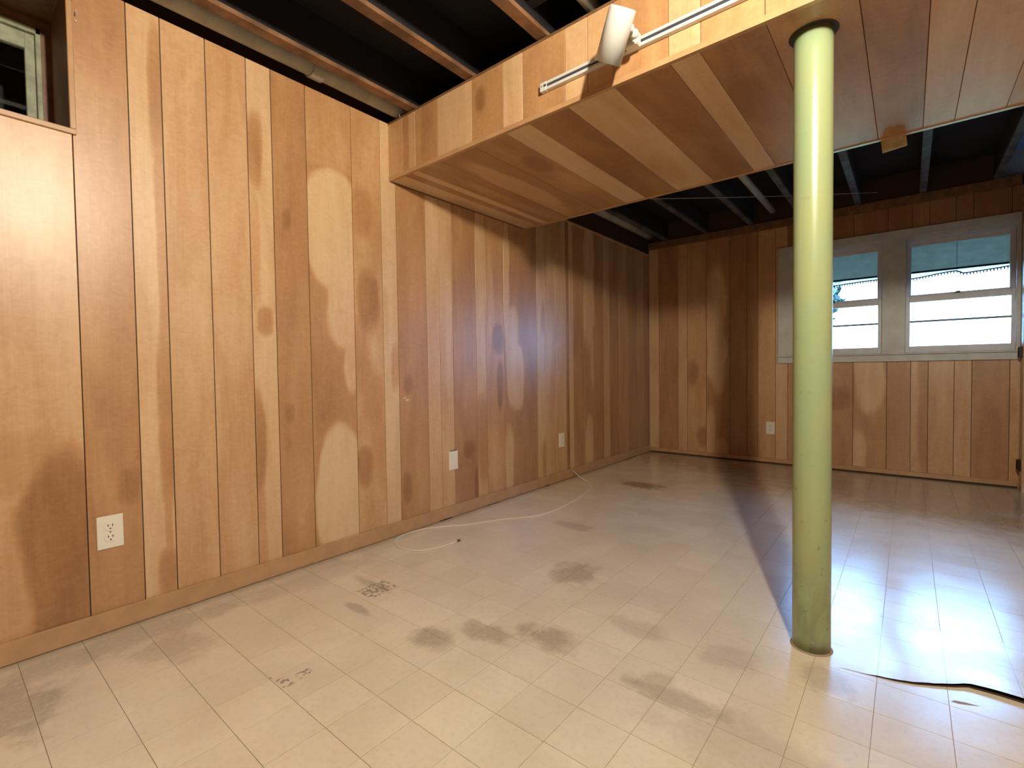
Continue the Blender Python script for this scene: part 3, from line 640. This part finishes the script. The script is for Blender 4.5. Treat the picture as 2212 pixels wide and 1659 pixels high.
# ------------------------------------------------------------------ outlets
def outlet(name, label, M, blank=False, w2=.037, h2=.058):
    """M maps local (x right, y up, z out of the wall)"""
    t = empty(name, M.translation, label=label, category='wall plate' if blank else 'outlet')
    inv = Matrix.Translation(-M.translation)
    def add(nm, bm, mat, par=None, **k):
        bm.transform(M); o = new_obj(nm, bm, mat, par or t, **k)
        if par is None: o.matrix_parent_inverse = inv
        return o
    bm = bmesh.new(); box(bm, (-w2, -h2, 0), (w2, h2, .0055), .002); add('cover_plate', bm, M_PLATE)
    if blank:
        for y in (-.03, .03): add('screw', lathe(bmesh.new(), [(0, .0068), (.002, .0065), (.003, .0056), (.003, .005)], Matrix.Translation((0, y, 0)), 10), M_PLATE)
    else:
        for y in (-.0195, .0195):
            bm = bmesh.new(); prof = []
            vs = []
            for z in (.005, .0072):
                ring = []
                for k in range(24):
                    a = k*math.pi/12; X = .0172*math.cos(a); Y = max(-.0135, min(.0135, .0172*math.sin(a)))
                    ring.append(bm.verts.new((X, Y+y, z)))
                vs.append(ring)
            for k in range(24): bm.faces.new((vs[0][k], vs[0][(k+1) % 24], vs[1][(k+1) % 24], vs[1][k]))
            bm.faces.new(vs[1]); rc = add('receptacle', bm, M_PLATE)
            for sx in (-.0062, .0062):
                bm = bmesh.new(); box(bm, (sx-.0012, y+.0005, .0070), (sx+.0012, y+.0085, .0075)); add('slot', bm, M_SLOT, rc)
            add('slot', lathe(bmesh.new(), [(0, .0075), (.0024, .0075), (.0024, .007)], Matrix.Translation((0, y-.0065, 0)), 12), M_SLOT, rc)
        add('screw', lathe(bmesh.new(), [(0, .0068), (.0022, .0064), (.003, .0052)], Matrix.Identity(4), 10), M_BRASS)
    return t
def on_left(y, z): return Matrix(((0, 0, 1, .0003), (1, 0, 0, y), (0, 1, 0, z), (0, 0, 0, 1)))
def on_far(x, z): return Matrix(((1, 0, 0, x), (0, 0, -1, L-.0003), (0, 1, 0, z), (0, 0, 0, 1)))
outlet('wall_outlet', 'ivory duplex outlet low on the left wall nearest the viewer', on_left(.3985, .351))
boxo('dark_gap', (.0004, 2.035, .405), (.004, 2.088, .411), M_SLOT, outlet('blank_wall_plate', 'blank ivory cover plate on the left wall above the cable loop', on_left(2.060, .349), True)).matrix_parent_inverse = Matrix.Translation(-on_left(2.060, .349).translation)
outlet('wall_outlet', 'ivory outlet on the left wall above where the white cable leaves the baseboard', on_left(3.265, .330))
outlet('wall_outlet', 'ivory outlet on the far wall left of the green column', on_far(1.184, .330))

# ------------------------------------------------------------------ coaxial cable
def smooth_path(P, n=6):
    P = [Vector(p) for p in P]; out = []
    for i in range(len(P)-1):
        p0, p1, p2, p3 = P[max(i-1, 0)], P[i], P[i+1], P[min(i+2, len(P)-1)]
        for k in range(n):
            t = k/n; out.append(.5*((2*p1)+(p2-p0)*t+(2*p0-5*p1+4*p2-p3)*t*t+(3*p1-p0-3*p2+p3)*t**3))
    out.append(P[-1]); return out
cab = [(.344, 1.757), (.342, 1.703), (.326, 1.617), (.297, 1.559), (.243, 1.523), (.182, 1.512), (.115, 1.530), (.065, 1.571), (.036, 1.628), (.030, 1.703), (.045, 1.776), (.087, 1.852),
       (.179, 1.973), (.24, 2.087), (.304, 2.203), (.390, 2.326), (.432, 2.46), (.428, 2.656), (.385, 2.934), (.330, 3.154), (.275, 3.26)]
pts = [(x, y, .0034) for x, y in cab]+[(.20, 3.325, .006), (.11, 3.36, .028), (.05, 3.385, .052), (.0128, 3.399, .060)]
pts[0] = (.344, 1.757, .0062)
cb = empty('coaxial_cable', (.2, 2.4, 0), label='white coaxial cable looping over the floor from the left baseboard', category='cable')
CI = Matrix.Translation((-.2, -2.4, 0))
o = new_obj('cable_jacket', tube(bmesh.new(), smooth_path(pts), .0030, 8), M_CABLE, cb, smooth=True); o.matrix_parent_inverse = CI
o = new_obj('connector', tube(bmesh.new(), [(.344, 1.752, .0062), (.346, 1.772, .0062)], .0058, 6), M_BRASS, cb, label='dull metal connector'); o.matrix_parent_inverse = CI

# ------------------------------------------------------------------ small bits
st = Vector((.961, YF+.009, 1.925)); en = Vector((1.977, 4.739, 2.243))
t = empty('thin_wire', st, label='thin taut wire from the soffit edge to a joist beyond', category='wire')
o = new_obj('strand', tube(bmesh.new(), [st.lerp(en, k/10)-Vector((0, 0, .006*math.sin(math.pi*k/10))) for k in range(11)], .0020, 6), M_WIRE, t); o.matrix_parent_inverse = Matrix.Translation(-st)
bm = bmesh.new(); box(bm, (-.045, -.012, -.035), (.045, .012, .035), .002)
bm.transform(Matrix.Translation((2.115, YF+.022, 1.918)) @ Matrix.Rotation(math.radians(-6), 4, 'Y') @ Matrix.Rotation(math.radians(8), 4, 'X'))
t = new_obj('wood_block', bm, plain('raw_pine', (.42, .34, .17), .7, .3, 30), None, label='small tan wood scrap nailed behind the soffit far edge', category='wood scrap')
bm = bmesh.new(); tube(bm, [(0, .3575, 2.110), (.012, .3575, 2.110), (.020, .3575, 2.116), (.020, .3575, 2.124)], .0018, 6)
new_obj('wall_hook', bm, M_LAMP, None, smooth=True, label='tiny white hook beside the small high window', category='hook')
bm = bmesh.new(); lathe(bm, [(0, .006), (.003, .005), (.004, .0), (0, 0)], axis_matrix((.0, .358, 2.094), (1, 0, 0)), 10)
new_obj('wall_pin', bm, M_LAMP, None, smooth=True, label='tiny white pin head just below the hook by the high window', category='pin')

bm = bmesh.new(); tube(bm, smooth_path([(.105, YS-.004, H-.004), (.108, YS-.006, H+.018), (.118, YS-.004, H+.034), (.121, YS+.004, H+.020)], 5), .0016, 6)
new_obj('wire_end', bm, M_WIRE, None, smooth=True, label='short curled wire end poking up where soffit meets left wall', category='wire')
